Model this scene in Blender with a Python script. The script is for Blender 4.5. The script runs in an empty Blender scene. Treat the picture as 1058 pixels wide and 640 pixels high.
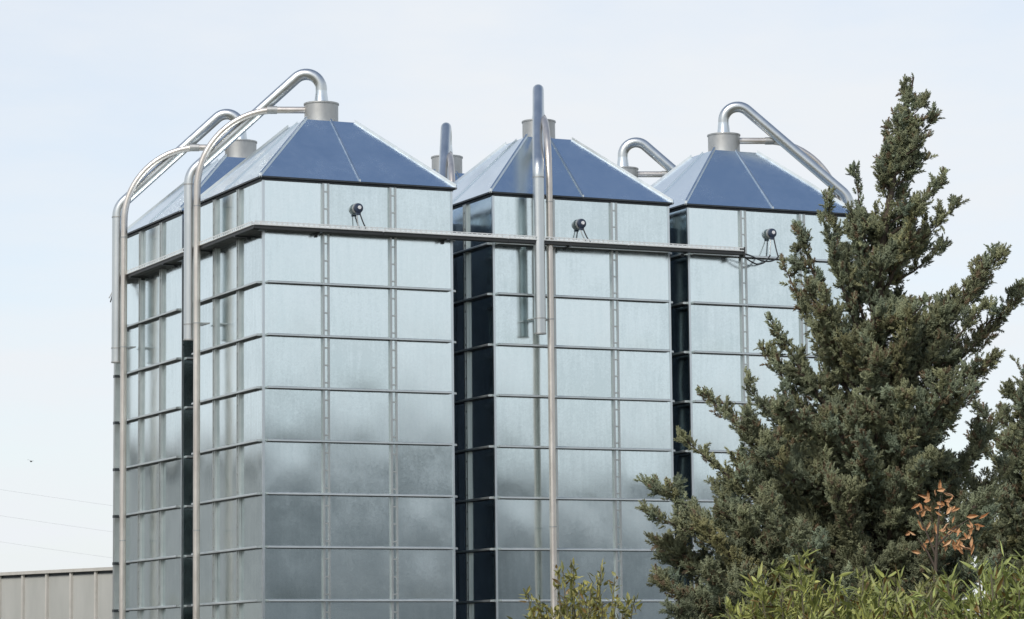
import bpy, math, random
import numpy as np
from mathutils import Matrix, Vector
random.seed(7)
rng = np.random.default_rng(11)
scn = bpy.context.scene
col = scn.collection
R = math.radians

# ------------------------------------------------------------------ camera
CAM = np.array([-20.1697, -54.8389, 1.6496])
FPX, YAW, PITCH, ROLL = 3138.75, R(24.9126), R(6.7047), R(-0.5890)
fwd = np.array([math.sin(YAW) * math.cos(PITCH), math.cos(YAW) * math.cos(PITCH), math.sin(PITCH)])
rt0 = np.array([math.cos(YAW), -math.sin(YAW), 0.0])
up0 = np.cross(rt0, fwd)
rt = rt0 * math.cos(ROLL) + up0 * math.sin(ROLL)
up = -rt0 * math.sin(ROLL) + up0 * math.cos(ROLL)
cam = bpy.data.cameras.new('camera')
cam_o = bpy.data.objects.new('camera', cam)
col.objects.link(cam_o)
cam.sensor_width = 36.0
cam.lens = FPX / 1058 * 36.0
cam.clip_start, cam.clip_end = 0.5, 6000
cam_o.matrix_world = Matrix(((rt[0], up[0], -fwd[0], CAM[0]), (rt[1], up[1], -fwd[1], CAM[1]),
                             (rt[2], up[2], -fwd[2], CAM[2]), (0, 0, 0, 1)))
scn.camera = cam_o

def at(x, y, d):
    """photo pixel + distance along the view axis -> world point"""
    return CAM + d * (fwd + rt * (x - 529) / FPX - up * (y - 320) / FPX)

# ------------------------------------------------------------------ sky and sun
SUN_EL = R(42)
SUN_H = (-0.80, -0.60)
SUN_ROT = math.atan2(SUN_H[0], SUN_H[1])
world = bpy.data.worlds.new('World')
scn.world = world
world.use_nodes = True
wn, wl = world.node_tree.nodes, world.node_tree.links
wn.clear()
def N(tree, kind, **kw):
    n = tree.nodes.new(kind)
    for k, v in kw.items():
        if k.startswith('i_'):
            key = k[2:]
            n.inputs[int(key) if key.isdigit() else key.replace('_', ' ')].default_value = v
        else:
            setattr(n, k, v)
    return n
wt = world.node_tree
sky = N(wt, 'ShaderNodeTexSky', sky_type='NISHITA', sun_disc=False, sun_elevation=SUN_EL, sun_rotation=SUN_ROT,
        air_density=1.0, dust_density=1.2, ozone_density=1.5)
bg_sky = N(wt, 'ShaderNodeBackground', i_Strength=0.15)
wl.new(sky.outputs[0], bg_sky.inputs['Color'])
tc = N(wt, 'ShaderNodeTexCoord')
sep = N(wt, 'ShaderNodeSeparateXYZ')
wl.new(tc.outputs['Generated'], sep.inputs[0])
def M(tree, op, a, b=None, clamp=False):
    n = N(tree, 'ShaderNodeMath', operation=op, use_clamp=clamp)
    for i, v in enumerate((a, b)):
        if v is None: continue
        if hasattr(v, 'is_output'): tree.links.new(v, n.inputs[i])
        else: n.inputs[i].default_value = v
    return n.outputs[0]
zc = M(wt, 'MAXIMUM', sep.outputs['Z'], 0.0)
den = M(wt, 'ADD', zc, 0.16)
comb = N(wt, 'ShaderNodeCombineXYZ')
wl.new(M(wt, 'DIVIDE', sep.outputs['X'], den), comb.inputs[0])
wl.new(M(wt, 'DIVIDE', sep.outputs['Y'], den), comb.inputs[1])
nz = N(wt, 'ShaderNodeTexNoise', i_Scale=0.9, i_Detail=6.0, i_Roughness=0.55)
wl.new(comb.outputs[0], nz.inputs['Vector'])
nz2 = N(wt, 'ShaderNodeTexNoise', i_Scale=3.4, i_Detail=5.0, i_Roughness=0.6)
wl.new(comb.outputs[0], nz2.inputs['Vector'])
# a thin veil of cloud, seen edge-on and so thick near the horizon, thin overhead
thick = N(wt, 'ShaderNodeMapRange', interpolation_type='SMOOTHSTEP', i_1=0.22, i_2=0.85, i_3=0.87, i_4=0.07)
wl.new(zc, thick.inputs[0])
fac = M(wt, 'ADD', thick.outputs[0], M(wt, 'MULTIPLY', M(wt, 'SUBTRACT', nz.outputs[0], 0.52), 1.5))
fac = M(wt, 'ADD', fac, M(wt, 'MULTIPLY', M(wt, 'SUBTRACT', nz2.outputs[0], 0.5), 0.34))
fac = M(wt, 'MINIMUM', M(wt, 'MAXIMUM', fac, 0.03), 0.98)
bg_cl = N(wt, 'ShaderNodeBackground', i_Color=(0.91, 0.945, 0.985, 1), i_Strength=0.82)
mx = N(wt, 'ShaderNodeMixShader')
wl.new(fac, mx.inputs[0])
wl.new(bg_sky.outputs[0], mx.inputs[1])
wl.new(bg_cl.outputs[0], mx.inputs[2])
wo = N(wt, 'ShaderNodeOutputWorld')
wl.new(mx.outputs[0], wo.inputs[0])

sun = bpy.data.lights.new('sun', 'SUN')
sun.energy, sun.angle, sun.color = 2.1, R(9), (1.0, 0.95, 0.87)
sun_o = bpy.data.objects.new('sun', sun)
col.objects.link(sun_o)
hl = math.hypot(*SUN_H)
sd = Vector((SUN_H[0] / hl * math.cos(SUN_EL), SUN_H[1] / hl * math.cos(SUN_EL), math.sin(SUN_EL)))
sun_o.rotation_euler = sd.to_track_quat('Z', 'Y').to_euler()
sun_o.location = (0, 0, 60)
vs = scn.view_settings
vs.view_transform, vs.look, vs.exposure, vs.gamma = 'Standard', 'None', 0.2, 1.0
vs.use_curve_mapping = False

# ------------------------------------------------------------------ materials
def mat(name):
    m = bpy.data.materials.new(name)
    m.use_nodes = True
    nt = m.node_tree
    return m, nt, nt.nodes['Principled BSDF']
def ramp(nt, fac, stops):
    n = N(nt, 'ShaderNodeValToRGB')
    e = n.color_ramp.elements
    while len(e) < len(stops): e.new(0.5)
    for q, (p, c) in zip(e, stops):
        q.position, q.color = p, (*c, 1)
    nt.links.new(fac, n.inputs[0])
    return n.outputs[0]
def noise(nt, vec, scale, detail=4.0, rough=0.55, stretch=None):
    if stretch:
        mp = N(nt, 'ShaderNodeMapping')
        mp.inputs['Scale'].default_value = stretch
        nt.links.new(vec, mp.inputs[0]); vec = mp.outputs[0]
    n = N(nt, 'ShaderNodeTexNoise', i_Scale=scale, i_Detail=detail, i_Roughness=rough)
    nt.links.new(vec, n.inputs['Vector'])
    return n.outputs[0]
def metal(name, c0, c1, r0, r1, metallic=1.0, scale=1.5, stretch=(1, 1, 0.35), bump=0.0, rand=0.0):
    m, nt, b = mat(name)
    g = N(nt, 'ShaderNodeNewGeometry').outputs['Position']
    n1 = noise(nt, g, scale, 5, 0.6, stretch)
    n2 = noise(nt, g, 7.0, 3, 0.6)
    f = M(nt, 'ADD', M(nt, 'MULTIPLY', n1, 0.75), M(nt, 'MULTIPLY', n2, 0.25))
    if rand:
        oi = N(nt, 'ShaderNodeObjectInfo').outputs['Random']
        f = M(nt, 'ADD', f, M(nt, 'MULTIPLY', M(nt, 'SUBTRACT', oi, 0.5), rand))
    nt.links.new(ramp(nt, f, [(0.3, c0), (0.7, c1)]), b.inputs['Base Color'])
    r = N(nt, 'ShaderNodeMapRange', i_1=0.3, i_2=0.7, i_3=r0, i_4=r1)
    nt.links.new(M(nt, 'ADD', M(nt, 'MULTIPLY', n1, 0.6), M(nt, 'MULTIPLY', n2, 0.4)), r.inputs[0])
    nt.links.new(r.outputs[0], b.inputs['Roughness'])
    b.inputs['Metallic'].default_value = metallic
    if bump:
        bp = N(nt, 'ShaderNodeBump', i_Strength=bump, i_Distance=0.01)
        nt.links.new(noise(nt, g, 6.0, 3, 0.5), bp.inputs['Height'])
        nt.links.new(bp.outputs[0], b.inputs['Normal'])
    return m
def plain(name, c0, c1, rough=0.6, scale=3.0, metallic=0.0, stretch=None):
    m, nt, b = mat(name)
    g = N(nt, 'ShaderNodeNewGeometry').outputs['Position']
    nt.links.new(ramp(nt, noise(nt, g, scale, 6, 0.6, stretch), [(0.3, c0), (0.7, c1)]), b.inputs['Base Color'])
    b.inputs['Roughness'].default_value = rough
    b.inputs['Metallic'].default_value = metallic
    return m

def galvanised(name):
    m, nt, b = mat(name)
    g = N(nt, 'ShaderNodeNewGeometry').outputs['Position']
    oi = N(nt, 'ShaderNodeObjectInfo').outputs['Random']
    cloudy = noise(nt, g, 1.6, 5, 0.62)
    streak = noise(nt, g, 2.2, 4, 0.6, (5, 5, 0.45))
    vo = N(nt, 'ShaderNodeTexVoronoi', i_Scale=34.0, i_Randomness=1.0)
    nt.links.new(g, vo.inputs['Vector'])
    sp = N(nt, 'ShaderNodeSeparateColor'); nt.links.new(vo.outputs['Color'], sp.inputs[0])
    f = M(nt, 'ADD', M(nt, 'MULTIPLY', cloudy, 0.5), M(nt, 'MULTIPLY', streak, 0.36))
    f = M(nt, 'ADD', f, M(nt, 'MULTIPLY', sp.outputs[0], 0.10))
    f = M(nt, 'ADD', f, M(nt, 'MULTIPLY', M(nt, 'SUBTRACT', oi, 0.5), 0.34))
    nt.links.new(ramp(nt, f, [(0.28, (0.60, 0.685, 0.70)), (0.5, (0.72, 0.81, 0.825)), (0.74, (0.79, 0.87, 0.88))]), b.inputs['Base Color'])
    r = M(nt, 'ADD', M(nt, 'MULTIPLY', cloudy, 0.17), M(nt, 'MULTIPLY', sp.outputs[1], 0.04))
    r = M(nt, 'ADD', r, M(nt, 'MULTIPLY', oi, 0.07))
    nt.links.new(M(nt, 'ADD', r, 0.01), b.inputs['Roughness'])
    b.inputs['Metallic'].default_value = 1.0
    return m

MT = {
    'panel': galvanised('galvanised_panel'),
    'roof': metal('roof_sheet', (0.73, 0.81, 0.85), (0.80, 0.87, 0.90), 0.17, 0.30, rand=0.5, scale=1.1, stretch=(1, 1, 1)),
    'rail': metal('rail_steel', (0.50, 0.54, 0.53), (0.66, 0.69, 0.68), 0.34, 0.5, metallic=0.85),
    'post': metal('post_steel', (0.42, 0.44, 0.43), (0.58, 0.60, 0.58), 0.32, 0.48, metallic=0.9),
    'trim': metal('dark_steel', (0.03, 0.035, 0.04), (0.06, 0.068, 0.075), 0.35, 0.5, metallic=0.5),
    'rib': metal('rib_steel', (0.60, 0.65, 0.66), (0.72, 0.76, 0.77), 0.25, 0.4),
    'duct': metal('duct_steel', (0.52, 0.545, 0.54), (0.64, 0.66, 0.65), 0.27, 0.38, metallic=0.95, scale=2),
    'pipe': metal('stainless_pipe', (0.50, 0.45, 0.40), (0.72, 0.68, 0.62), 0.28, 0.42, metallic=0.85, scale=3),
    'collar': metal('collar_zinc', (0.34, 0.345, 0.335), (0.50, 0.505, 0.49), 0.42, 0.6, metallic=0.8, scale=5),
    'core': plain('inner_dark', (0.05, 0.055, 0.06), (0.08, 0.085, 0.09), 0.7),
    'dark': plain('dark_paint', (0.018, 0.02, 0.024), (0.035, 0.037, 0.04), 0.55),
    'sheet': plain('slot_shade', (0.035, 0.055, 0.085), (0.05, 0.075, 0.11), 0.5),  # navy darkness of the slots, for the added blockers
    'navy': plain('motor_blue', (0.02, 0.03, 0.055), (0.03, 0.045, 0.08), 0.35),
    'white': plain('white_cap', (0.7, 0.7, 0.7), (0.78, 0.78, 0.78), 0.4),
    'tray': metal('tray_zinc', (0.64, 0.66, 0.65), (0.76, 0.78, 0.77), 0.45, 0.6, metallic=0.25),
    'traydark': metal('tray_underside', (0.022, 0.025, 0.026), (0.045, 0.047, 0.047), 0.5, 0.65, metallic=0.2),
    'concrete': plain('concrete', (0.24, 0.235, 0.22), (0.36, 0.35, 0.33), 0.85),
    'clad': plain('grey_cladding', (0.35, 0.355, 0.33), (0.45, 0.45, 0.42), 0.6, 1.2, stretch=(1, 1, 0.25)),
    'hall': plain('hall_render', (0.36, 0.37, 0.37), (0.46, 0.47, 0.47), 0.85, 0.4),
    'shed': plain('shed_render', (0.54, 0.54, 0.52), (0.63, 0.63, 0.61), 0.85, 0.4),
    'cladcap': plain('capping', (0.42, 0.41, 0.37), (0.52, 0.50, 0.46), 0.5),
    'wire': plain('wire', (0.5, 0.51, 0.52), (0.55, 0.56, 0.57), 0.6),
    'wood': plain('pole_wood', (0.10, 0.075, 0.05), (0.17, 0.13, 0.09), 0.85, 4, stretch=(4, 4, 0.4)),
    'bird': plain('bird_black', (0.012, 0.012, 0.013), (0.02, 0.02, 0.02), 0.8),
    'bark': plain('bark', (0.045, 0.033, 0.024), (0.11, 0.085, 0.065), 0.9, 9, stretch=(3, 3, 0.5)),
    'twig': plain('oleander_stem', (0.09, 0.085, 0.05), (0.16, 0.14, 0.09), 0.8, 9),
    'orange': plain('dry_leaf', (0.42, 0.19, 0.075), (0.62, 0.40, 0.22), 0.65, 14),
}
def leafmat(name, rough, trans, spec=0.3):
    m, nt, b = mat(name)
    a = N(nt, 'ShaderNodeAttribute', attribute_name='tint')
    nt.links.new(a.outputs['Color'], b.inputs['Base Color'])
    b.inputs['Roughness'].default_value = rough
    b.inputs['Specular IOR Level'].default_value = spec
    if trans:
        out = nt.nodes['Material Output']
        t = N(nt, 'ShaderNodeBsdfTranslucent')
        nt.links.new(a.outputs['Color'], t.inputs['Color'])
        mxs = N(nt, 'ShaderNodeMixShader', i_0=trans)
        nt.links.new(b.outputs[0], mxs.inputs[1]); nt.links.new(t.outputs[0], mxs.inputs[2])
        nt.links.new(mxs.outputs[0], out.inputs[0])
    return m
MT['needle'] = leafmat('cypress_scale', 0.6, 0.22, 0.35)
MT['leaf'] = leafmat('oleander_leaf', 0.42, 0.22, 0.4)

# ground
m, nt, b = mat('yard_ground')
g = N(nt, 'ShaderNodeNewGeometry').outputs['Position']
n1 = noise(nt, g, 0.05, 5, 0.6); n2 = noise(nt, g, 2.5, 6, 0.65)
f = M(nt, 'ADD', M(nt, 'MULTIPLY', n1, 0.6), M(nt, 'MULTIPLY', n2, 0.4))
nt.links.new(ramp(nt, f, [(0.35, (0.07, 0.085, 0.04)), (0.5, (0.13, 0.12, 0.085)), (0.68, (0.20, 0.185, 0.15))]), b.inputs['Base Color'])
b.inputs['Roughness'].default_value = 0.95
MT['ground'] = m

# ------------------------------------------------------------------ mesh helpers
class MB:
    def __init__(s): s.v, s.f = [], []
    def add(s, vs_, fs):
        o = len(s.v); s.v += [tuple(q) for q in vs_]; s.f += [tuple(i + o for i in q) for q in fs]; return s
    def box(s, x0, x1, y0, y1, z0, z1):
        return s.add([(x0, y0, z0), (x1, y0, z0), (x1, y1, z0), (x0, y1, z0), (x0, y0, z1), (x1, y0, z1), (x1, y1, z1), (x0, y1, z1)],
                     [(0, 3, 2, 1), (4, 5, 6, 7), (0, 1, 5, 4), (1, 2, 6, 5), (2, 3, 7, 6), (3, 0, 4, 7)])
    def extrude(s, prof, axis, a, b_):
        """closed 2-D profile swept along x or z; profile is (p,q) = (y,z) for x, (x,y) for z"""
        n = len(prof)
        mk = (lambda t, p, q: (t, p, q)) if axis == 'x' else (lambda t, p, q: (p, q, t))
        vs_ = [mk(a, *p) for p in prof] + [mk(b_, *p) for p in prof]
        fs = [(i, (i + 1) % n, n + (i + 1) % n, n + i) for i in range(n)]
        return s.add(vs_, fs + [tuple(range(n))[::-1], tuple(range(n, 2 * n))])
    def tube(s, pts, rad, n=12, cap=True):
        pts = [np.array(p, float) for p in pts]
        rads = rad if hasattr(rad, '__len__') else [rad] * len(pts)
        tans = []
        for i in range(len(pts)):
            t = pts[min(i + 1, len(pts) - 1)] - pts[max(i - 1, 0)]
            tans.append(t / (np.linalg.norm(t) + 1e-12))
        a = np.array([1.0, 0, 0]) if abs(tans[0][0]) < 0.8 else np.array([0, 1.0, 0])
        u = np.cross(tans[0], a); u /= np.linalg.norm(u)
        vs_ = []
        for p, t, r in zip(pts, tans, rads):
            u = u - t * (u @ t); u /= np.linalg.norm(u)
            w = np.cross(t, u)
            vs_ += [p + r * (math.cos(2 * math.pi * k / n) * u + math.sin(2 * math.pi * k / n) * w) for k in range(n)]
        fs = [(i * n + k, i * n + (k + 1) % n, (i + 1) * n + (k + 1) % n, (i + 1) * n + k) for i in range(len(pts) - 1) for k in range(n)]
        if cap:
            fs += [tuple(range(n))[::-1], tuple(range((len(pts) - 1) * n, len(pts) * n))]
        return s.add(vs_, fs)
    def mesh(s, name, m, smooth=False):
        me = bpy.data.meshes.new(name)
        me.from_pydata(s.v, [], s.f)
        me.validate()
        import bmesh
        bm = bmesh.new(); bm.from_mesh(me)
        bmesh.ops.recalc_face_normals(bm, faces=bm.faces)
        bm.to_mesh(me); bm.free()
        me.materials.append(MT[m])
        if smooth:
            me.shade_smooth()
            me.set_sharp_from_angle(angle=R(38))
        return me
def link(name, me, parent=None, loc=(0, 0, 0), rot=(0, 0, 0)):
    o = bpy.data.objects.new(name, me)
    col.objects.link(o)
    o.location, o.rotation_euler = loc, rot
    if parent: o.parent = parent
    return o
def tag(o, label=None, cat=None, group=None, kind=None):
    for k, v in (('label', label), ('category', cat), ('group', group), ('kind', kind)):
        if v: o[k] = v
    return o
def thing(name, label, cat, loc=(0, 0, 0), rotz=0, group=None):
    o = bpy.data.objects.new(name, None)
    col.objects.link(o)
    o.location, o.rotation_euler = loc, (0, 0, rotz)
    return tag(o, label, cat, group)
def fillet(pts, radii, steps=10):
    """polyline with rounded corners"""
    pts = [np.array(p, float) for p in pts]
    out = [pts[0]]
    for i in range(1, len(pts) - 1):
        a, c, d = pts[i - 1], pts[i], pts[i + 1]
        u = (a - c) / np.linalg.norm(a - c); v = (d - c) / np.linalg.norm(d - c)
        ang = math.acos(np.clip(u @ v, -1, 1)); r = radii[i - 1]
        t = r / math.tan(ang / 2)
        bis = (u + v) / np.linalg.norm(u + v); cen = c + bis * (r / math.sin(ang / 2))
        p0, p1 = c + u * t - cen, c + v * t - cen
        om = math.acos(np.clip((p0 @ p1) / r ** 2, -1, 1))
        for k in range(steps + 1):
            q = k / steps
            out.append(cen + (math.sin((1 - q) * om) * p0 + math.sin(q * om) * p1) / math.sin(om))
    return out + [pts[-1]]

# ------------------------------------------------------------------ the setting
gm = MB(); gm.add([(-2500, -2500, 0), (2500, -2500, 0), (2500, 2500, 0), (-2500, 2500, 0)], [(0, 1, 2, 3)])
tag(link('ground', gm.mesh('ground', 'ground')), kind='structure')
pad = MB(); pad.box(-2.5, 15.5, -2.0, 11.2, 0.004, 0.12)
tag(link('concrete_pad', pad.mesh('concrete_pad', 'concrete')), kind='structure')

# ------------------------------------------------------------------ silos
H, RG, W2, NR = 11.1204, 1.0223, 2.0, 10
ROOF_T, ROOF_H, COL_R, COL_T = 0.525, 1.48, 0.345, 1.94
Z0 = H - NR * RG
MUL = (-0.71, 0.71)
cols_x = [(-1.985, -0.713), (-0.707, 0.707), (0.713, 1.985)]

def panel_mesh(w, h, seed):
    r = np.random.default_rng(seed)
    nx, nz_ = 12, 8
    a = r.uniform(-0.001, 0.0045); ph = r.uniform(0, 6.28, 4); b1 = r.uniform(0.0004, 0.0017, 2)
    skx, skz = r.uniform(-.3, .3), r.uniform(-.35, .35)
    mb = MB(); v = []
    for j in range(nz_ + 1):
        for i in range(nx + 1):
            s, t = i / nx, j / nz_
            s2, t2 = s + skx * s * (1 - s), t + skz * t * (1 - t)
            y = -a * math.sin(math.pi * s2) * math.sin(math.pi * t2)
            y += b1[0] * math.sin(5 * s + ph[0] + 2 * t) * math.sin(math.pi * t) + b1[1] * math.sin(4 * t + ph[1] - 3 * s) * math.sin(math.pi * s)
            v.append(((s - .5) * w, y, (t - .5) * h))
    f = [(j * (nx + 1) + i, j * (nx + 1) + i + 1, (j + 1) * (nx + 1) + i + 1, (j + 1) * (nx + 1) + i) for j in range(nz_) for i in range(nx)]
    n0 = len(v)
    x, z = w / 2, h / 2
    v += [(-x, .03, -z), (x, .03, -z), (x, .03, z), (-x, .03, z)]
    c = [0, nx, (nz_ + 1) * (nx + 1) - 1, nz_ * (nx + 1)]
    f += [(n0, n0 + 3, n0 + 2, n0 + 1)]
    bot = list(range(0, nx + 1)); top = list(range(nz_ * (nx + 1), (nz_ + 1) * (nx + 1)))
    lef = [j * (nx + 1) for j in range(nz_ + 1)]; rig = [j * (nx + 1) + nx for j in range(nz_ + 1)]
    f += [tuple(bot[::-1]) + (n0, n0 + 1), tuple(top) + (n0 + 2, n0 + 3), tuple(lef) + (n0 + 3, n0), tuple(rig[::-1]) + (n0 + 1, n0 + 2)]
    mb.add(v, f)
    return mb.mesh('wall_panel', 'panel', True)
P_SIDE = [panel_mesh(1.272, RG - 0.008, 100 + i) for i in range(7)]
P_MID = [panel_mesh(1.414, RG - 0.008, 200 + i) for i in range(7)]

rail = MB(); rail.extrude([(0.02, -0.010), (-0.102, -0.010), (-0.106, -0.006), (-0.104, 0.020), (-0.092, 0.032), (0.02, 0.037)], 'x', -1.93, 1.93)
RAIL = rail.mesh('ring_rail', 'rail', True)
RAIL_SHADE = MB().box(-1.925, 1.925, -0.098, 0.0, -0.017, -0.0105).mesh('rail_shade', 'dark')  # black strip standing in for the shade under the rail flange
post = MB()
zt, zb = H - 0.046, Z0 + 0.01
for s in (-1, 1):
    post.box(*sorted((s * 0.032, s * 0.073)), -0.054, 0.0, zb, zt)
STRIP = MB().box(-0.0315, 0.0315, -0.034, -0.01, zb, zt).mesh('slot_strip', 'panel')
k = zb + 0.1
while k < zt - 0.1:
    post.box(-0.032, 0.032, -0.046, -0.035, k, k + 0.03); k += 0.341
POST = post.mesh('wall_post', 'post')
corner = MB(); corner.extrude([(-2.012, -2.012), (-1.965, -2.012), (-1.965, -1.99), (-1.99, -1.99), (-1.99, -1.965), (-2.012, -1.965)], 'z', Z0, H - 0.04)
CORNER = corner.mesh('corner_post', 'rib')
EO, ez, tz = 2.07, H + 0.015, H + ROOF_H
def roof_panel(sgn):
    mb = MB(); n = 6; v = []
    L = math.hypot(EO - ROOF_T, tz - ez); nrm = np.array([0, -(tz - ez) / L, (EO - ROOF_T) / L])
    for lay in (0, 1):
        for j in range(n + 1):
            t = j / n; hw = EO + (ROOF_T - EO) * t
            for i in range(n + 1):
                s = i / n
                p = np.array([sgn * (0.012 + (hw - 0.03) * s), -hw, ez + (tz - ez) * t])
                bow = 0.004 * math.sin(math.pi * s) * math.sin(math.pi * t)
                v.append(p + nrm * ((0.02 - bow) if lay == 0 else -0.01))
    m1 = n + 1; q = m1 * m1
    f = [(j * m1 + i, j * m1 + i + 1, (j + 1) * m1 + i + 1, (j + 1) * m1 + i) for j in range(n) for i in range(n)]
    f += [tuple(q + k for k in reversed(fc)) for fc in f]
    for i in range(n):
        f += [(i, i + 1, q + i + 1, q + i), (n * m1 + i, n * m1 + i + 1, q + n * m1 + i + 1, q + n * m1 + i),
              (i * m1, (i + 1) * m1, q + (i + 1) * m1, q + i * m1), (i * m1 + n, (i + 1) * m1 + n, q + (i + 1) * m1 + n, q + i * m1 + n)]
    mb.add(v, f)
    return mb.mesh('roof_panel', 'roof', True)
ROOFP = [roof_panel(1), roof_panel(-1)]
def rib(p0, p1, side, w, h):
    p0, p1, side = (np.array(q, float) for q in (p0, p1, side))
    mb = MB(); u = np.array([0, 0, 1.0])
    pr = [(-w, -0.02), (-w, h), (w, h), (w, -0.02)]
    v = [p + side * a + u * b_ for p in (p0, p1) for a, b_ in pr]
    mb.add(v, [(0, 1, 5, 4), (1, 2, 6, 5), (2, 3, 7, 6), (3, 0, 4, 7), (0, 3, 2, 1), (4, 5, 6, 7)])
    return mb
q2 = 1 / math.sqrt(2)
HIP = rib((-EO - .005, -EO - .005, ez), (-ROOF_T, -ROOF_T, tz), (q2, -q2, 0), 0.022, 0.072).mesh('hip_rib', 'rib')
SEAM = rib((0, -EO - .005, ez), (0, -ROOF_T, tz), (1, 0, 0), 0.018, 0.058).mesh('roof_seam', 'rib')
ev = MB(); ev.box(-2.0, 2.0, -2.03, -1.94, H - 0.045, H + 0.0)  # eave strip coloured dark for the shadow under the roof overhang
EAVE = ev.mesh('eave_shade', 'trim')
DRIP = MB().box(-2.078, 2.078, -2.086, -2.062, H - 0.004, H + 0.026).mesh('drip_edge', 'trim')
CORE = MB().box(-1.96, 1.96, -1.96, 1.96, Z0, H - 0.02).mesh('light_block', 'core')  # unseen dark box added behind the panels to block light
TOP = MB().box(-ROOF_T - .01, ROOF_T + .01, -ROOF_T - .01, ROOF_T + .01, tz - .02, tz + .012).mesh('top_plate', 'roof')
PLINTH = MB().box(-2.1, 2.1, -2.1, 2.1, 0.0, Z0 - 0.004).mesh('plinth', 'concrete')
c = MB(); zt_ = H + COL_T
c.tube([(0, 0, tz), (0, 0, tz + .03), (0, 0, zt_ - .03)], COL_R, 28)
c.tube([(0, 0, zt_ - .03), (0, 0, zt_)], COL_R + .016, 28)
COLLAR = c.mesh('roof_collar', 'collar', True)
# the pipes, drawn for a silo whose pipes come down in front of its -y face
LX, LO = -1.17, 2.41
TH_R, FI_R = 0.117, 0.070
pth = fillet([(0, 0, zt_ + .22), (0, 0, H + 2.94), (LX, -LO, H + 0.53), (LX, -LO, 8.27)], [0.31, 0.45], 14)
EXH = MB().tube(pth, TH_R, 18).mesh('exhaust_pipe', 'duct', True)
CONE = MB().tube([(0, 0, zt_), (0, 0, zt_ + .02), (0, 0, zt_ + .24), (0, 0, zt_ + .27)], [.15, .145, .118, .118], 20).mesh('pipe_cone', 'rib', True)
EXJ = [MB().tube([(LX, -LO, z), (LX, -LO, z + .025)], TH_R + .010, 18).mesh('joint_ring', 'collar', True) for z in (H + .30, 8.56, 8.255)]
FX, FO = -0.90, 2.345
fdir = np.array([FX, -FO, 0]) / math.hypot(FX, FO)
s0 = fdir * (COL_R - .02)
pth = fillet([(s0[0], s0[1], zt_ - .13), (FX, -FO, zt_ - .13), (FX, -FO, .35), (FX, -FO - .9, .35)], [1.62, .3], 18)
FILL = MB().tube(pth, FI_R, 14).mesh('fill_pipe', 'pipe', True)
FIJ = [MB().tube([(FX, -FO, z), (FX, -FO, z + .022)], FI_R + .008, 14).mesh('joint_ring', 'collar', True) for z in (8.565, 4.4, 10.95)]
fj = fdir * 1.0
FIJ2 = MB().tube([(fj[0] - fdir[0] * .1, fj[1] - fdir[1] * .1, zt_ - .13), (fj[0] + fdir[0] * .1, fj[1] + fdir[1] * .1, zt_ - .13)], FI_R + .012, 14).mesh('joint_ring', 'collar', True)
cl = MB(); cl.box(LX - .14, FX + .09, -2.0 - .115, -2.0 - .1, 8.565, 8.59)
for x, o, r in ((LX, LO, TH_R), (FX, FO, FI_R)):
    for s in (-1, 1): cl.box(x + s * (r - .01) - .006, x + s * (r - .01) + .006, -o - r * .4, -2.1, 8.57, 8.59)
CLAMP = cl.mesh('clamp', 'post')
OLD = MB()
def place(name, me, root, k, loc=(0, 0, 0), jit=0.0):
    a = k * math.pi / 2
    x, y, z = loc
    l = (x * math.cos(a) - y * math.sin(a), x * math.sin(a) + y * math.cos(a), z)
    o = link(name, me, root, l, (0, 0, a))
    if jit:
        o.rotation_euler = (Matrix.Rotation(a, 3, 'Z') @ Matrix.Rotation(random.uniform(-jit, jit), 3, 'X') @ Matrix.Rotation(random.uniform(-jit, jit), 3, 'Z')).to_euler()
    return o
def silo(x, y, turn, label):
    root = thing('metal_silo', label, 'silo', (x + 2, y + 2, 0), 0, 'square galvanised silos in two rows')
    link('light_block', CORE, root); link('plinth', PLINTH, root); link('top_plate', TOP, root)
    for k in range(4):
        for j in range(NR):
            zc_ = Z0 + (j + .5) * RG
            for ci, (a, b_) in enumerate(cols_x):
                me = random.choice(P_MID if ci == 1 else P_SIDE)
                place('wall_panel', me, root, k, ((a + b_) / 2, -2.0, zc_), R(0.22))
            if j: link('rail_shade', RAIL_SHADE, place('ring_rail', RAIL, root, k, (0, -2.0, Z0 + j * RG)))
        for mx_ in MUL:
            link('slot_strip', STRIP, place('wall_post', POST, root, k, (mx_, -2.0, 0)))
        place('corner_post', CORNER, root, k)
        for me in ROOFP: place('roof_panel', me, root, k)
        place('hip_rib', HIP, root, k); place('roof_seam', SEAM, root, k)
        place('eave_shade', EAVE, root, k); place('drip_edge', DRIP, root, k)
    link('roof_collar', COLLAR, root)
    ex = place('exhaust_pipe', EXH, root, turn)
    fi = place('fill_pipe', FILL, root, turn)
    link('pipe_cone', CONE, ex)
    for me in EXJ: link('joint_ring', me, ex)
    for me in FIJ + [FIJ2]: link('joint_ring', me, fi)
    place('clamp', CLAMP, root, turn)
    return root
BX, CX, BY, RP = 4.983, 9.426, 0.19, 4.828
silo(0, 0, 3, 'nearest square silo, front left, pipes down its left side, widest face in view')
silo(BX, BY, 0, 'middle silo of the front row with two pipes straight down its front face')
silo(CX, BY, 1, 'front row silo at right, half hidden behind the tall conifer')
silo(0, RP, 3, 'back row silo at far left, only its left wall and roof edge showing')
silo(BX, BY + RP, 0, 'back row silo in the middle, only collar and pipes above the roofs showing')
silo(CX, BY + RP, 1, 'back row silo at right, arched pipe showing between the two right roofs')

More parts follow.
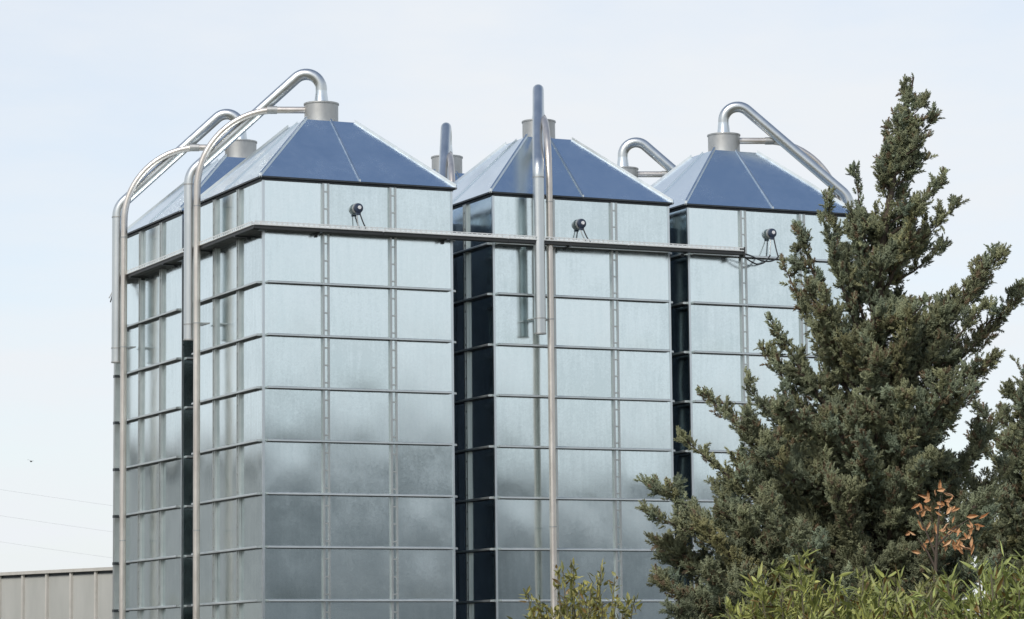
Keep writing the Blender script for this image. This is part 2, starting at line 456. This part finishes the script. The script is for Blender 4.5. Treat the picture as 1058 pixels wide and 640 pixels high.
# added blockers, out of view, that keep the slots between silos dark
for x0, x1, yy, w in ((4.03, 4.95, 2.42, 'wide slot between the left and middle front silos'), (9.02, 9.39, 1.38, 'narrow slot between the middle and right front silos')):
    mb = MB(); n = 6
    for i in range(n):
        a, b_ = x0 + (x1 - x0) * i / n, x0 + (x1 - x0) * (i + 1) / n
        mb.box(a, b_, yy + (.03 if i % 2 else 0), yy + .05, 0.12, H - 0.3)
    tag(link('slot_blocker', mb.mesh('slot_blocker', 'sheet')), 'dark blocker added at the back of the ' + w, 'sheet', 'blockers added to darken the slots between silos')

# ------------------------------------------------------------------ cable tray
def tray_run(root, length, end=False):
    """a tray along +x from 0, its back towards +y; the perforated side rail on top, dark trunking below"""
    p = MB()
    h0, h1 = 0.112, 0.19
    p.box(0, length, -0.008, 0.0, h0, h0 + .018); p.box(0, length, -0.008, 0.0, h1 - .018, h1)
    x = 0.0
    while x < length - .05:
        p.box(x, x + .035, -0.006, -0.001, h0 + .018, h1 - .018); x += .11
    p.box(0, length, 0.19, 0.198, h0, h1); p.box(0, length, 0.0, 0.19, h0 - .004, h0)
    return p
tray = thing('cable_tray', 'long perforated cable tray with dark trunking round the silos below the eaves', 'cable tray', (0, 0, 0))
TZ = 10.036
def add_run(p, q, gaps=()):
    p, q = np.array(p), np.array(q)
    L = np.linalg.norm(q - p); a = math.atan2(q[1] - p[1], q[0] - p[0])
    n = max(1, round(L / 2.4)); l = L / n
    for i in range(n):
        s = p + (q - p) * i / n
        link('tray_section', tray_run(None, l - .02).mesh('tray_section', 'tray'), tray, (s[0], s[1], TZ), (0, 0, a))
        link('trunking', MB().box(0, l - .008, 0.012, 0.185, 0.042, 0.104).mesh('trunking', 'traydark'), tray, (s[0], s[1], TZ), (0, 0, a))
        for t in (l * .5,):
            bx = s + (q - p) / L * t
            link('bracket', MB().box(0, .05, 0.0, 0.30, 0.015, 0.038).box(0, .05, .26, .30, -.03, .014).mesh('bracket', 'trim'), tray, (bx[0], bx[1], TZ), (0, 0, a))
# bracket reach is 0.30 to wall; tray face at -0.30
add_run((-0.28, -0.30), (10.50, -0.30))
add_run((-0.30, 8.62), (-0.30, -0.28))
link('end_plate', MB().box(10.47, 10.50, -.31, -.09, TZ - .01, TZ + .2).mesh('end_plate', 'traydark'), tray)

# vertical cable duct at the rear corner of the far-left silo
dz = thing('cable_duct', 'grey vertical duct beyond the pipes at the far left silo corner', 'duct', (-0.10, 8.93, 0))
link('duct_body', MB().box(-.07, .07, -.06, .06, 0.12, 9.2).mesh('duct_body', 'post'), dz)
for j in range(1, 9):
    link('band', MB().box(-.078, .078, -.068, .068, Z0 + j * RG - .03, Z0 + j * RG + .03).mesh('band', 'trim'), dz)

# ------------------------------------------------------------------ level sensors
def sensor(x, y, z, label, cable_to, rotz=0.0):
    r = thing('level_sensor', label, 'sensor', (x, y, z), rotz, 'level sensors under the eaves')
    mb = MB(); mb.tube([(0, .0, 0), (0, .0599, 0)], .05, 14)
    link('mount', mb.mesh('mount', 'collar', True), r)
    d = MB(); d.tube([(0, .0, 0), (0, -.008, 0), (0, -.045, 0), (0, -.05, 0)], [.09, .108, .108, .09], 22)
    link('drum', d.mesh('drum', 'collar', True), r)
    mo = MB(); mo.tube([(.0, -.05, 0), (.0, -.055, 0), (.0, -.105, 0), (.0, -.112, 0)], [.075, .094, .094, .082], 18)
    mo.box(-.045, .045, -.10, -.05, -.135, -.07)
    mob = link('motor', mo.mesh('motor', 'navy', True), r)
    link('cap', MB().tube([(.012, -.112, .012), (.012, -.124, .012)], .036, 14).mesh('cap', 'white', True), mob)
    for i, s in enumerate((-.03, .03)):
        e = np.array(cable_to[i])
        a = np.array([s, -.07 - .02 * i, -.11])
        pts = [a + (e - a) * t + np.array([0, 0, -.10]) * math.sin(math.pi * t) * (cable_to[2] if len(cable_to) > 2 else .3) for t in np.linspace(0, 1, 9)]
        link('cable', MB().tube(pts, .014 if i else .011, 8).mesh('cable', 'dark' if i else 'collar', True), r)
sensor(1.94, -.05, 10.61, 'round grey level sensor with dark motor on the left front silo', [(0, -.1, -.40), (.17, -.1, -.42)])
sensor(6.91, .14, 10.59, 'round grey level sensor with dark motor on the middle front silo', [(-.02, -.3, -.38), (.08, -.3, -.40)])
sensor(11.36, .14, 10.62, 'round grey level sensor beside the conifer on the right front silo', [(-.14, -.2, -.50), (.06, -.2, -.50), .2])
sensor(-.17, 8.72, 10.15, 'small dark level sensor peeking out behind the pipes at far left', [(0, -.2, -.4), (.1, -.2, -.5)], -math.pi / 2)
lp = MB()
for pts in ([(10.49, -.2, 10.12), (10.7, -.2, 10.08), (10.95, -.16, 9.98), (11.2, -.14, 9.98), (11.36, -.14, 10.06), (11.39, -.14, 10.12)],
            [(10.49, -.18, 10.09), (10.65, -.18, 9.98), (10.85, -.16, 9.90), (11.05, -.15, 9.95), (11.19, -.14, 10.12)]):
    P = np.array(pts); t = np.linspace(0, len(P) - 1, 26)
    sm = [np.array([np.interp(q, range(len(P)), P[:, a]) for a in range(3)]) for q in t]
    for _ in range(6): sm = [sm[0]] + [(sm[i - 1] + 2 * sm[i] + sm[i + 1]) / 4 for i in range(1, len(sm) - 1)] + [sm[-1]]
    lp.tube(sm, .016, 8)
tag(link('cable_loop', lp.mesh('cable_loop', 'dark', True)), 'black cables drooping from the tray end to the right sensor', 'cable')

# ------------------------------------------------------------------ building at far left
pa, pb = at(0, 592, 83.6), at(117, 586, 80.0)
TOPZ = (pa[2] + pb[2]) / 2
dv = (pb - pa)[:2]; BAY = np.linalg.norm(dv) / (117 / 25.0); dv /= np.linalg.norm(dv)
ang = math.atan2(dv[1], dv[0])
st = pa[:2] + dv * (0.04 * BAY) - dv * BAY * 8
bl = thing('warehouse', 'low grey building with ribbed metal cladding behind the silos at left', 'building', (st[0], st[1], 0), ang)
NB = 14
LEN = NB * BAY
link('wall', MB().box(0, LEN, 0.02, 9.0, 0, TOPZ - 0.16).mesh('wall', 'concrete'), bl)
WP = MB().box(0.012, BAY - .012, -0.012, 0.02, 0.02, TOPZ - .16).mesh('wall_panel', 'clad')
WR = MB().extrude([(-.055, -.013), (-.035, -.075), (.035, -.075), (.055, -.013)], 'z', 0.02, TOPZ - .09).mesh('wall_rib', 'cladcap')
for i in range(NB):
    link('wall_panel', WP, bl, (i * BAY, 0, 0)); link('wall_rib', WR, bl, (i * BAY, 0, 0))
link('roof_cap', MB().box(-.1, LEN + .1, -.12, 9.1, TOPZ - .085, TOPZ).mesh('roof_cap', 'cladcap'), bl)
link('shadow_strip', MB().box(0, LEN, 0.0, 9.0, TOPZ - .158, TOPZ - .087).mesh('shadow_strip', 'trim'), bl)  # dark strip drawn as the shadow line under the cap

# ------------------------------------------------------------------ overhead wires, poles, bird
def wire_line(y0, y1, sag, label):
    a, b_ = at(-260, y0 - (y1 - y0) / 117 * 260, 120.0), at(330, y1 + (y1 - y0) / 117 * 213, 128.0)
    pts = [a + (b_ - a) * t - np.array([0, 0, sag]) * 4 * t * (1 - t) for t in np.linspace(0, 1, 25)]
    tag(link('overhead_wire', MB().tube(pts, .0036, 6).mesh('overhead_wire', 'wire', True)), label, 'wire', 'overhead wires in the sky at left')
    return a, b_
ends = [wire_line(503, 520, .12, 'upper of the faint wires crossing the sky at left'),
        wire_line(530, 547, .12, 'middle one of the faint wires crossing the sky at left'),
        wire_line(557, 574, .12, 'lowest faint wire just above the grey building at left')]
for side, lab in ((0, 'wooden pole carrying the wires, left of the view'), (1, 'wooden pole carrying the wires, hidden behind the silos')):
    hi = ends[0][side]; r = thing('utility_pole', lab, 'pole', (hi[0], hi[1], 0), 0, 'poles of the overhead wires')
    link('pole', MB().tube([(0, .12, 0), (0, .12, hi[2] + .4)], [.15, .11], 10).mesh('pole', 'wood', True), r)
    for e in ends:
        link('crossarm', MB().box(-.6, .6, .0, .1, e[side][2] - .12, e[side][2] - .01).mesh('crossarm', 'wood'), r)
bp_ = at(32, 477, 170)
bd = MB()
bd.tube([(-.13, 0, 0), (-.09, 0, .01), (0, 0, .0), (.07, 0, .02), (.11, 0, .03), (.13, 0, .03)], [.012, .022, .045, .03, .025, .004], 8)
for s in (-1, 1):
    bd.add([(.04, s * .03, .02), (-.05, s * .03, .02), (-.03, s * .16, .07), (.03, s * .15, .07), (-.06, s * .27, .03), (0, 0, -.01)],
           [(0, 1, 2, 3), (3, 2, 4), (0, 5, 1)])
bo = tag(link('bird', bd.mesh('bird', 'bird')), 'tiny dark bird far off in the sky at left', 'bird')
bo.location = tuple(bp_); bo.rotation_euler = (0.2, 0.1, 0.9)

# ------------------------------------------------------------------ foliage
def scatter(name, m, template, T, pos, xa, ya, za, tint):
    """join copies of a template (V,3) with faces T at pos with axes xa,ya,za (already scaled); one colour per copy"""
    n, V = len(pos), len(template)
    co = pos[:, None, :] + template[None, :, 0:1] * xa[:, None, :] + template[None, :, 1:2] * ya[:, None, :] + template[None, :, 2:3] * za[:, None, :]
    co = co.reshape(-1, 3)
    F = np.asarray(T); k = F.shape[1]
    idx = (F[None] + (np.arange(n) * V)[:, None, None]).reshape(-1)
    me = bpy.data.meshes.new(name)
    me.vertices.add(len(co)); me.vertices.foreach_set('co', co.astype(np.float32).ravel())
    nf = n * len(F)
    me.loops.add(len(idx)); me.loops.foreach_set('vertex_index', idx.astype(np.int32))
    me.polygons.add(nf); me.polygons.foreach_set('loop_start', np.arange(0, nf * k, k, dtype=np.int32))
    at_ = me.attributes.new('tint', 'FLOAT_COLOR', 'POINT')
    c4 = np.ones((n, V, 4), np.float32); c4[..., :3] = tint[:, None, :] if tint.ndim == 2 else tint
    at_.data.foreach_set('color', c4.ravel())
    me.update(calc_edges=True)
    me.materials.append(MT[m])
    return me
def unit(a): return a / (np.linalg.norm(a, axis=-1, keepdims=True) + 1e-9)

def spray_template(r, nb=15):
    """a flattened conifer spray along +z: side shoots that fork off a stem, each a thin three-sided spike"""
    V, T = [], []
    def spike(p, d, L, w):
        d = d / np.linalg.norm(d); a = np.cross(d, [0.3, 1, 0.2]); a /= np.linalg.norm(a); b_ = np.cross(d, a)
        o = len(V)
        for k in range(3):
            V.append(p + d * L * .32 + w * (math.cos(2.094 * k) * a + math.sin(2.094 * k) * b_))
        V.append(p); V.append(p + d * L)
        for k in range(3):
            T.append((o + k, o + (k + 1) % 3, o + 4)); T.append((o + (k + 1) % 3, o + k, o + 3))
    spike(np.zeros(3), np.array([0, 0, 1.]), 1.0, .05)
    for i in range(nb):
        t = .05 + .85 * i / nb
        s = 1 if i % 2 else -1
        d = np.array([s * r.uniform(.35, .9), r.normal(0, .34), r.uniform(.6, 1.0)])
        spike(np.array([0, 0, t]), d, r.uniform(.30, .52) * (1.1 - .6 * t), r.uniform(.045, .075))
    return np.array(V), T
SPR = spray_template(np.random.default_rng(3))

def conifer(name, label, dist, trunk_px, limbs_px, env, n_rand, seed, spray=0.17, dens=1.0, depth_k=0.85):
    r = np.random.default_rng(seed)
    tp = np.array([at(x, y, dist) for x, y in trunk_px])          # leader, bottom to top
    tp[0][2] = 0.0
    ly = np.array([p[1] for p in trunk_px], float)
    def on_trunk(y):                                              # photo row -> trunk point
        o = np.argsort(ly); return np.array([np.interp(y, ly[o], tp[o, k]) for k in range(3)])
    S = dist / FPX
    view = unit(np.array([fwd[0], fwd[1], 0])); side = np.array([rt[0], rt[1], 0]); side = unit(side)
    root = thing(name, label, 'tree', tuple(tp[0]))
    spines = []                                                   # (points, r0, r1)
    for (bx, by, tx, ty, dep, w) in limbs_px:
        b_ = at(bx, by, dist); t = at(tx, ty, dist + dep)
        mid = (b_ + t) / 2 + np.array([0, 0, -.06 * np.linalg.norm(t - b_)])
        spines.append((np.array([b_, mid, t]), w * S))
    for i in range(n_rand):
        y = env[0][0] + (env[-1][0] - env[0][0]) * r.uniform(0, 1) ** 0.58
        e = np.array(env); L, Rr = np.interp(y, e[:, 0], e[:, 1]), np.interp(y, e[:, 0], e[:, 2])
        ph = r.uniform(0, 2 * math.pi); cs, sn = math.cos(ph), math.sin(ph)
        c0 = on_trunk(y)
        cx_ = np.interp(y, ly[np.argsort(ly)], np.array([p[0] for p in trunk_px])[np.argsort(ly)])
        lat = (Rr - cx_) * cs if cs > 0 else (cx_ - L) * cs
        lat *= S * r.uniform(.6, .93); dep = sn * depth_k * S * (Rr - L) / 2 * r.uniform(.55, .95)
        tip = c0 + side * lat + view * dep
        ln = math.hypot(lat, dep)
        b_ = on_trunk(y + ln / S * r.uniform(.55, .95))
        mid = (b_ + tip) / 2 + np.array([0, 0, -.08 * ln])
        spines.append((np.array([b_, mid, tip]), (9 + 13 * min(1, ln / (120 * S))) * S))
    spines.append((tp[2:-1], 9 * S)); spines.append((tp[-3:], 3.2 * S))
    # side shoots off every limb break up the outline
    prim = list(spines)
    for P, w in prim:
        ln = sum(np.linalg.norm(P[i + 1] - P[i]) for i in range(len(P) - 1))
        for _ in range(int(3 + ln * 4.5)):
            t = r.uniform(.15, .97) * (len(P) - 1); i0 = min(int(t), len(P) - 2)
            b_ = P[i0] + (P[i0 + 1] - P[i0]) * (t - i0); d0 = unit(P[i0 + 1] - P[i0])
            d = unit(d0 * r.uniform(.3, 1.0) + unit(r.normal(0, 1, 3)) * .8 + np.array([0, 0, .35]))
            l2 = w * r.uniform(1.0, 2.1) * (1.1 - .5 * t / (len(P) - 1))
            spines.append((np.array([b_, b_ + d * l2 * .5, b_ + d * l2 + np.array([0, 0, .04])]), w * r.uniform(.26, .5)))
    # wood
    wood = MB()
    wood.tube([p - tp[0] for p in tp], list((.008 + .15 * np.linspace(1, 0, len(tp)) ** 1.7) * dist / 30), 10)
    link('trunk', wood.mesh('trunk', 'bark', True), root)
    lm = MB()
    for P, w in spines:
        a = min(1.0, w / (14 * S))
        lm.tube([q - tp[0] for q in P], [.028 * a, .018 * a, .004] if len(P) == 3 else list(np.linspace(.05, .004, len(P))), 5, cap=False)
    link('limbs', lm.mesh('limbs', 'bark', True), root)
    # foliage along every spine
    pos, dirs, tint = [], [], []
    base = np.array([.248, .270, .162])
    for q, (P, w) in enumerate(spines):
        ln = sum(np.linalg.norm(P[i + 1] - P[i]) for i in range(len(P) - 1))
        sub = q >= len(prim)
        n = int(dens * ((ln * w * 1500 + 8) if sub else (ln * w * 560 + 8)))
        t = r.uniform(.10, 1, n) ** .8
        tt = t * (len(P) - 1); i0 = np.minimum(tt.astype(int), len(P) - 2); fr = (tt - i0)[:, None]
        c_ = P[i0] * (1 - fr) + P[i0 + 1] * fr
        d0 = unit(P[i0 + 1] - P[i0])
        off = unit(r.normal(0, 1, (n, 3))) * (r.uniform(0, 1, (n, 1)) ** .6)
        rad = w * ((1.15 - .55 * t) if sub else (.95 - .75 * t ** 1.5))[:, None]
        p = c_ + off * rad
        pos.append(p)
        dirs.append(unit(d0 * .6 + off * .55 + np.array([0, 0, .45]) + r.normal(0, .38, (n, 3))))
        k = r.uniform(.75, 1.3); hue = r.normal(0, 1)
        cc = base * k * np.array([1 + .05 * hue, 1, 1 - .07 * hue])
        tn = cc[None] * r.uniform(.75, 1.3, (n, 1))
        br = (r.uniform(0, 1, n) < (.03 + .22 * (t > .7) * (r.uniform() < .4)))[:, None]
        tn = np.where(br, np.array([.22, .165, .10])[None] * r.uniform(.75, 1.2, (n, 1)), tn)
        tint.append(tn)
    pos, dirs, tint = np.concatenate(pos), np.concatenate(dirs), np.concatenate(tint)
    pos = pos - tp[0][None]
    n = len(pos)
    xa = unit(np.cross(dirs, r.normal(0, 1, (n, 3)))); ya = np.cross(dirs, xa)
    s = spray * r.uniform(.6, 1.25, (n, 1))
    me = scatter('crown', 'needle', SPR[0], SPR[1], pos, xa * s, ya * s, dirs * s, tint)
    link('crown', me, root)
    return root

TRUNK = [(915, 704), (914, 600), (907, 470), (904, 350), (912, 250), (926, 165), (937, 115), (944, 80)]
LIMBS = [  # base x,y -> tip x,y, depth of the tip, half width in px
    (937, 112, 934, 86, .1, 2.5), (936, 125, 959, 101, -.1, 3.5), (931, 148, 969, 121, .1, 4), (928, 165, 960, 140, -.2, 5),
    (933, 138, 924, 116, -.1, 3.5), (927, 170, 916, 140, .1, 4.5), (920, 200, 905, 170, -.1, 6), (921, 195, 959, 162, .15, 6),
    (917, 232, 976, 187, -.2, 7), (914, 262, 994, 209, .2, 7), (910, 285, 976, 225, -.3, 7), (908, 300, 979, 251, .2, 8),
    (896, 262, 883, 174, -.1, 6), (900, 290, 878, 214, -.3, 10), (893, 330, 852, 203, .1, 8), (890, 350, 850, 226, -.4, 11),
    (905, 395, 1033, 263, -.2, 20), (930, 370, 1018, 292, .3, 14), (912, 430, 1050, 312, .1, 19), (930, 400, 1018, 316, -.3, 13),
    (920, 450, 1026, 369, -.4, 16), (910, 480, 1010, 400, -.6, 18),
    (890, 400, 824, 236, .0, 13), (885, 420, 808, 270, .2, 13), (880, 400, 833, 292, -.3, 14), (880, 450, 794, 328, -.1, 13),
    (875, 470, 785, 356, .2, 11), (870, 500, 771, 398, .0, 13), (870, 520, 724, 404, .1, 15), (860, 560, 702, 450, -.3, 16),
    (870, 590, 661, 496, .1, 14), (860, 600, 664, 526, -.4, 15), (860, 640, 672, 556, .0, 19), (860, 680, 676, 600, -.3, 20),
    (870, 720, 690, 628, -.6, 22), (900, 470, 800, 420, -.9, 20), (900, 520, 790, 470, -1.0, 22), (900, 580, 780, 530, -1.1, 24),
    (900, 620, 820, 560, -1.3, 24), (900, 560, 960, 470, -1.0, 22), (910, 600, 1010, 520, -.9, 22), (905, 540, 890, 450, -1.2, 22),
    (910, 650, 1030, 580, -.8, 22), (905, 680, 760, 610, -1.0, 22),
    (850, 650, 682, 575, .3, 22), (850, 690, 700, 612, -.5, 22), (840, 640, 720, 540, -.7, 22), (850, 700, 730, 590, -.9, 24), (860, 720, 705, 645, .2, 24),
    (860, 620, 735, 500, .5, 22), (870, 560, 770, 440, -.6, 20), (890, 420, 850, 300, -.5, 16), (905, 340, 885, 232, -.3, 13), (900, 380, 872, 262, .3, 14), (915, 300, 945, 215, -.4, 13),
    (905, 420, 945, 320, -.7, 18), (915, 480, 985, 400, -.7, 20), (915, 560, 1020, 450, .2, 20), (925, 560, 1038, 425, .3, 16), (925, 600, 1045, 480, .4, 18), (915, 620, 1030, 520, .1, 22),
]
ENV = [(120, 930, 946), (150, 922, 950), (180, 910, 952), (215, 893, 965), (260, 862, 972), (310, 832, 985), (360, 812, 1000),
       (410, 790, 1005), (460, 745, 1015), (510, 705, 1030), (560, 690, 1040), (620, 690, 1045), (660, 700, 1045)]
conifer('conifer_tree', 'tall grey-green conifer standing in front of the right silo', 30.0, TRUNK, LIMBS, ENV, 135, 5, spray=.088, dens=1.45)
TR2 = [(1076, 704), (1074, 600), (1070, 500), (1066, 430), (1068, 385)]
LB2 = [(1078, 470, 1052, 392, 0, 8), (1078, 500, 1036, 420, .2, 10), (1080, 540, 1010, 450, -.2, 13), (1080, 570, 1000, 490, .2, 14), (1080, 610, 1004, 530, 0, 15), (1080, 650, 1010, 570, 0, 16), (1080, 520, 1040, 450, -.4, 14), (1080, 590, 1030, 510, -.5, 16), (1070, 460, 1040, 395, -.2, 9), (1070, 520, 1014, 425, .3, 11), (1070, 500, 1056, 400, -.4, 12),
       (1085, 430, 1048, 372, .1, 2)]
EN2 = [(400, 1070, 1095), (430, 1050, 1115), (480, 1030, 1130), (560, 1015, 1140), (650, 1015, 1140)]
conifer('conifer_tree', 'second conifer cut off by the right edge of the picture', 34.0, TR2, LB2, EN2, 60, 9, spray=.088, dens=1.4)

# broad narrow-leaved shrubs in front
LEAF = (np.array([(0, 0, 0), (-.5, .06, .33), (0, -.10, .36), (.5, .06, .33), (-.33, .02, .7), (0, -.12, .72), (.33, .02, .7), (0, .10, 1.0)]),
        [(0, 2, 1), (0, 3, 2), (1, 2, 5), (1, 5, 4), (2, 3, 6), (2, 6, 5), (4, 5, 7), (5, 6, 7)])
def shrub(label, px, dist, top_px, half, n_stem, per, seed, leaf=.098, wid=.0165, cA=(.42, .43, .13), cB=(.20, .23, .07), open_=1.0):
    r = np.random.default_rng(seed)
    base = at(px, 690, dist); base[2] = 0
    htop = at(px, top_px, dist)[2]
    root = thing('leafy_shrub', label, 'shrub', tuple(base), 0, 'narrow-leaved shrubs in the foreground')
    st_ = MB(); pos, dirs, tint = [], [], []
    for i in range(n_stem):
        ph = r.uniform(0, 6.283); q = math.sqrt(r.uniform(0, 1)) * half
        tip = np.array([math.cos(ph) * q, math.sin(ph) * q, 0]) * 1.0
        tip[2] = htop * (1.0 - .22 * (q / half) ** 2) * r.uniform(.80, 1.0)
        b_ = np.array([tip[0] * .25, tip[1] * .25, 0])
        P = np.array([b_, b_ * .5 + tip * .5 + np.array([0, 0, .12 * htop]), tip])
        tt = np.linspace(0, 1, 7)
        C = [(1 - t) ** 2 * P[0] + 2 * t * (1 - t) * P[1] + t * t * P[2] for t in tt]
        st_.tube(C, list(np.linspace(.014, .004, 7)), 5, cap=False)
        k = r.uniform(.8, 1.2)
        for _ in range(per):
            t = 1 - r.uniform(0, .62) ** 1.05
            c_ = (1 - t) ** 2 * P[0] + 2 * t * (1 - t) * P[1] + t * t * P[2]
            ax = unit(P[2] - P[1])
            out = unit(r.normal(0, 1, 3)); out = unit(out - ax * (out @ ax))
            d = unit(ax * r.uniform(.2, 1.3) + out * r.uniform(.4, 1.0) + r.normal(0, .38, 3))
            c_ = c_ + r.normal(0, .018, 3)
            pos.append(c_); dirs.append(d)
            m_ = r.uniform(0, 1)
            m_ = m_ ** 1.4; cc = (np.array(cA) * m_ + np.array(cB) * (1 - m_)) * k * r.uniform(.8, 1.25)
            if r.uniform() < .09: cc = np.array([.20, .13, .04]) * r.uniform(.7, 1.2)
            tint.append(cc)
    pos, dirs, tint = np.array(pos), np.array(dirs), np.array(tint)
    n = len(pos)
    xa = unit(np.cross(dirs, np.array([0, 0, 1.0]) + r.normal(0, .5, (n, 3)))); ya = np.cross(dirs, xa)
    L = leaf * r.uniform(.4, 1.15, (n, 1)); w = wid * r.uniform(.65, 1.4, (n, 1))
    link('stems', st_.mesh('stems', 'twig', True), root)
    link('crown', scatter('crown', 'leaf', LEAF[0], LEAF[1], pos, xa * w, ya * L * .4, dirs * L, tint), root)
shrub('bright yellow-green shrub with narrow leaves below the tall conifer', 858, 16.0, 566, .74, 170, 120, 21)
shrub('lower narrow-leaved shrub between the two bright green ones', 955, 16.6, 584, .50, 105, 100, 22, cA=(.34, .33, .13), cB=(.17, .18, .07))
shrub('narrow-leaved green shrub at the right bottom corner', 1050, 15.4, 543, .56, 140, 115, 23, cA=(.36, .41, .12))
shrub('thin twiggy shrub in front of the middle silo at the bottom', 600, 24.0, 573, .64, 80, 75, 24, leaf=.085, wid=.024, cA=(.40, .36, .10), cB=(.19, .20, .07))

# the dry orange sprig in front of the conifer
r = np.random.default_rng(4)
base = at(962, 690, 18.0); base[2] = 0
dry = thing('dry_sapling', 'dry sapling with orange-brown leaves in front of the tall conifer', 'sapling', tuple(base))
stem_px = [(962, 690), (966, 600), (968, 560), (972, 512)]
sp = [at(x, y, 18.0) - base for x, y in stem_px]; sp[0] = np.zeros(3)
link('stem', MB().tube(sp, [.016, .011, .008, .003], 7).mesh('stem', 'bark', True), dry)
for bx, by, tx, ty in ((967, 575, 944, 523), (967, 565, 1002, 536), (968, 590, 948, 556)):
    link('twig', MB().tube([at(bx, by, 18) - base, at((bx + tx) / 2, (by + ty) / 2 - 3, 18) - base, at(tx, ty, 18) - base], [.007, .005, .002], 6).mesh('twig', 'bark', True), dry)
ol = MB(); ol.add([(q[0], q[1], q[2]) for q in LEAF[0]], LEAF[1])
OL = ol.mesh('leaf', 'orange')
spots = [(974, 508, 70), (980, 512, 40), (970, 516, 100), (978, 522, 110), (946, 521, 190), (950, 517, 150), (955, 525, 200), (962, 533, 160), (958, 540, 120),
         (948, 556, 240), (952, 561, 280), (990, 545, 60), (996, 541, 10), (1003, 537, 0), (986, 552, 250), (992, 556, 300), (982, 560, 220), (998, 562, 280), (990, 538, 80), (1008, 541, 340), (975, 548, 170), (966, 524, 70), (988, 566, 250), (996, 550, 330)]
for x, y, a in spots + [(x + 4, y + 5, a + 120) for x, y, a in spots] + [(x - 3, y + 4, a + 240) for x, y, a in spots]:
    p = at(x + r.normal(0, 5), y + r.normal(0, 4), 18.0 + r.uniform(-.12, .12)) - base; a += r.normal(0, 25)
    d = rt * math.cos(R(a)) + up * math.sin(R(a)) + fwd * r.uniform(-.5, .3); d /= np.linalg.norm(d)
    x_ = np.cross(d, fwd + r.normal(0, .5, 3)); x_ /= np.linalg.norm(x_); y_ = np.cross(d, x_)
    L, w = r.uniform(.03, .075), r.uniform(.014, .030)
    o = link('leaf', OL, dry)
    o.matrix_basis = Matrix(((x_[0] * w, y_[0] * L, d[0] * L, p[0]), (x_[1] * w, y_[1] * L, d[1] * L, p[1]), (x_[2] * w, y_[2] * L, d[2] * L, p[2]), (0, 0, 0, 1)))

# large hall added out of view, to tone the left walls' reflections
hall = thing('reflection_hall', 'large pale hall added beyond the left edge, mirrored in the left silo walls', 'building', (-28, 40, 0))
link('wall', MB().box(-24, 19.5, 0, 16, 0, 8.6).mesh('wall', 'hall'), hall)
link('roof', MB().extrude([(-.4, 8.6), (-.4, 8.72), (8, 9.9), (16.4, 8.72), (16.4, 8.6)], 'x', -24.3, 19.8).mesh('roof', 'cladcap'), hall)
for k in range(8):
    link('door', MB().box(-22 + k * 5.1, -19 + k * 5.1, -.06, 0, 0, 3.8).mesh('door', 'clad'), hall)

# ------------------------------------------------------------------ unseen sheds added on the viewer's side, for low reflections in the walls
for x0, x1, y1, h, lab in ((4, 25.5, -46, 10.2, 'tall pale shed added opposite the silos, mirrored in the left silo'),
                           (27, 36, -47, 8.6, 'middle pale shed added opposite the silos, mirrored low in the middle silo'),
                           (37, 75, -48, 7.2, 'low pale shed added opposite the silos, mirrored in the right silo')):
    sh = thing('reflection_shed', lab, 'building', ((x0 + x1) / 2, y1, 0), 0, 'sheds added opposite the silos for reflections')
    hw = (x1 - x0) / 2
    link('wall', MB().box(-hw, hw, -9, 0, 0, h - .5).mesh('wall', 'shed'), sh)
    link('roof', MB().extrude([(.4, h - .5), (.4, h - .38), (-4.5, h + .5), (-9.4, h - .38), (-9.4, h - .5)], 'x', -hw - .3, hw + .3).mesh('roof', 'cladcap'), sh)
    for k in range(int(hw * 2 / 5)):
        link('door', MB().box(-hw + 1 + k * 5, -hw + 4.4 + k * 5, 0, .06, 0, 3.6).mesh('door', 'clad'), sh)
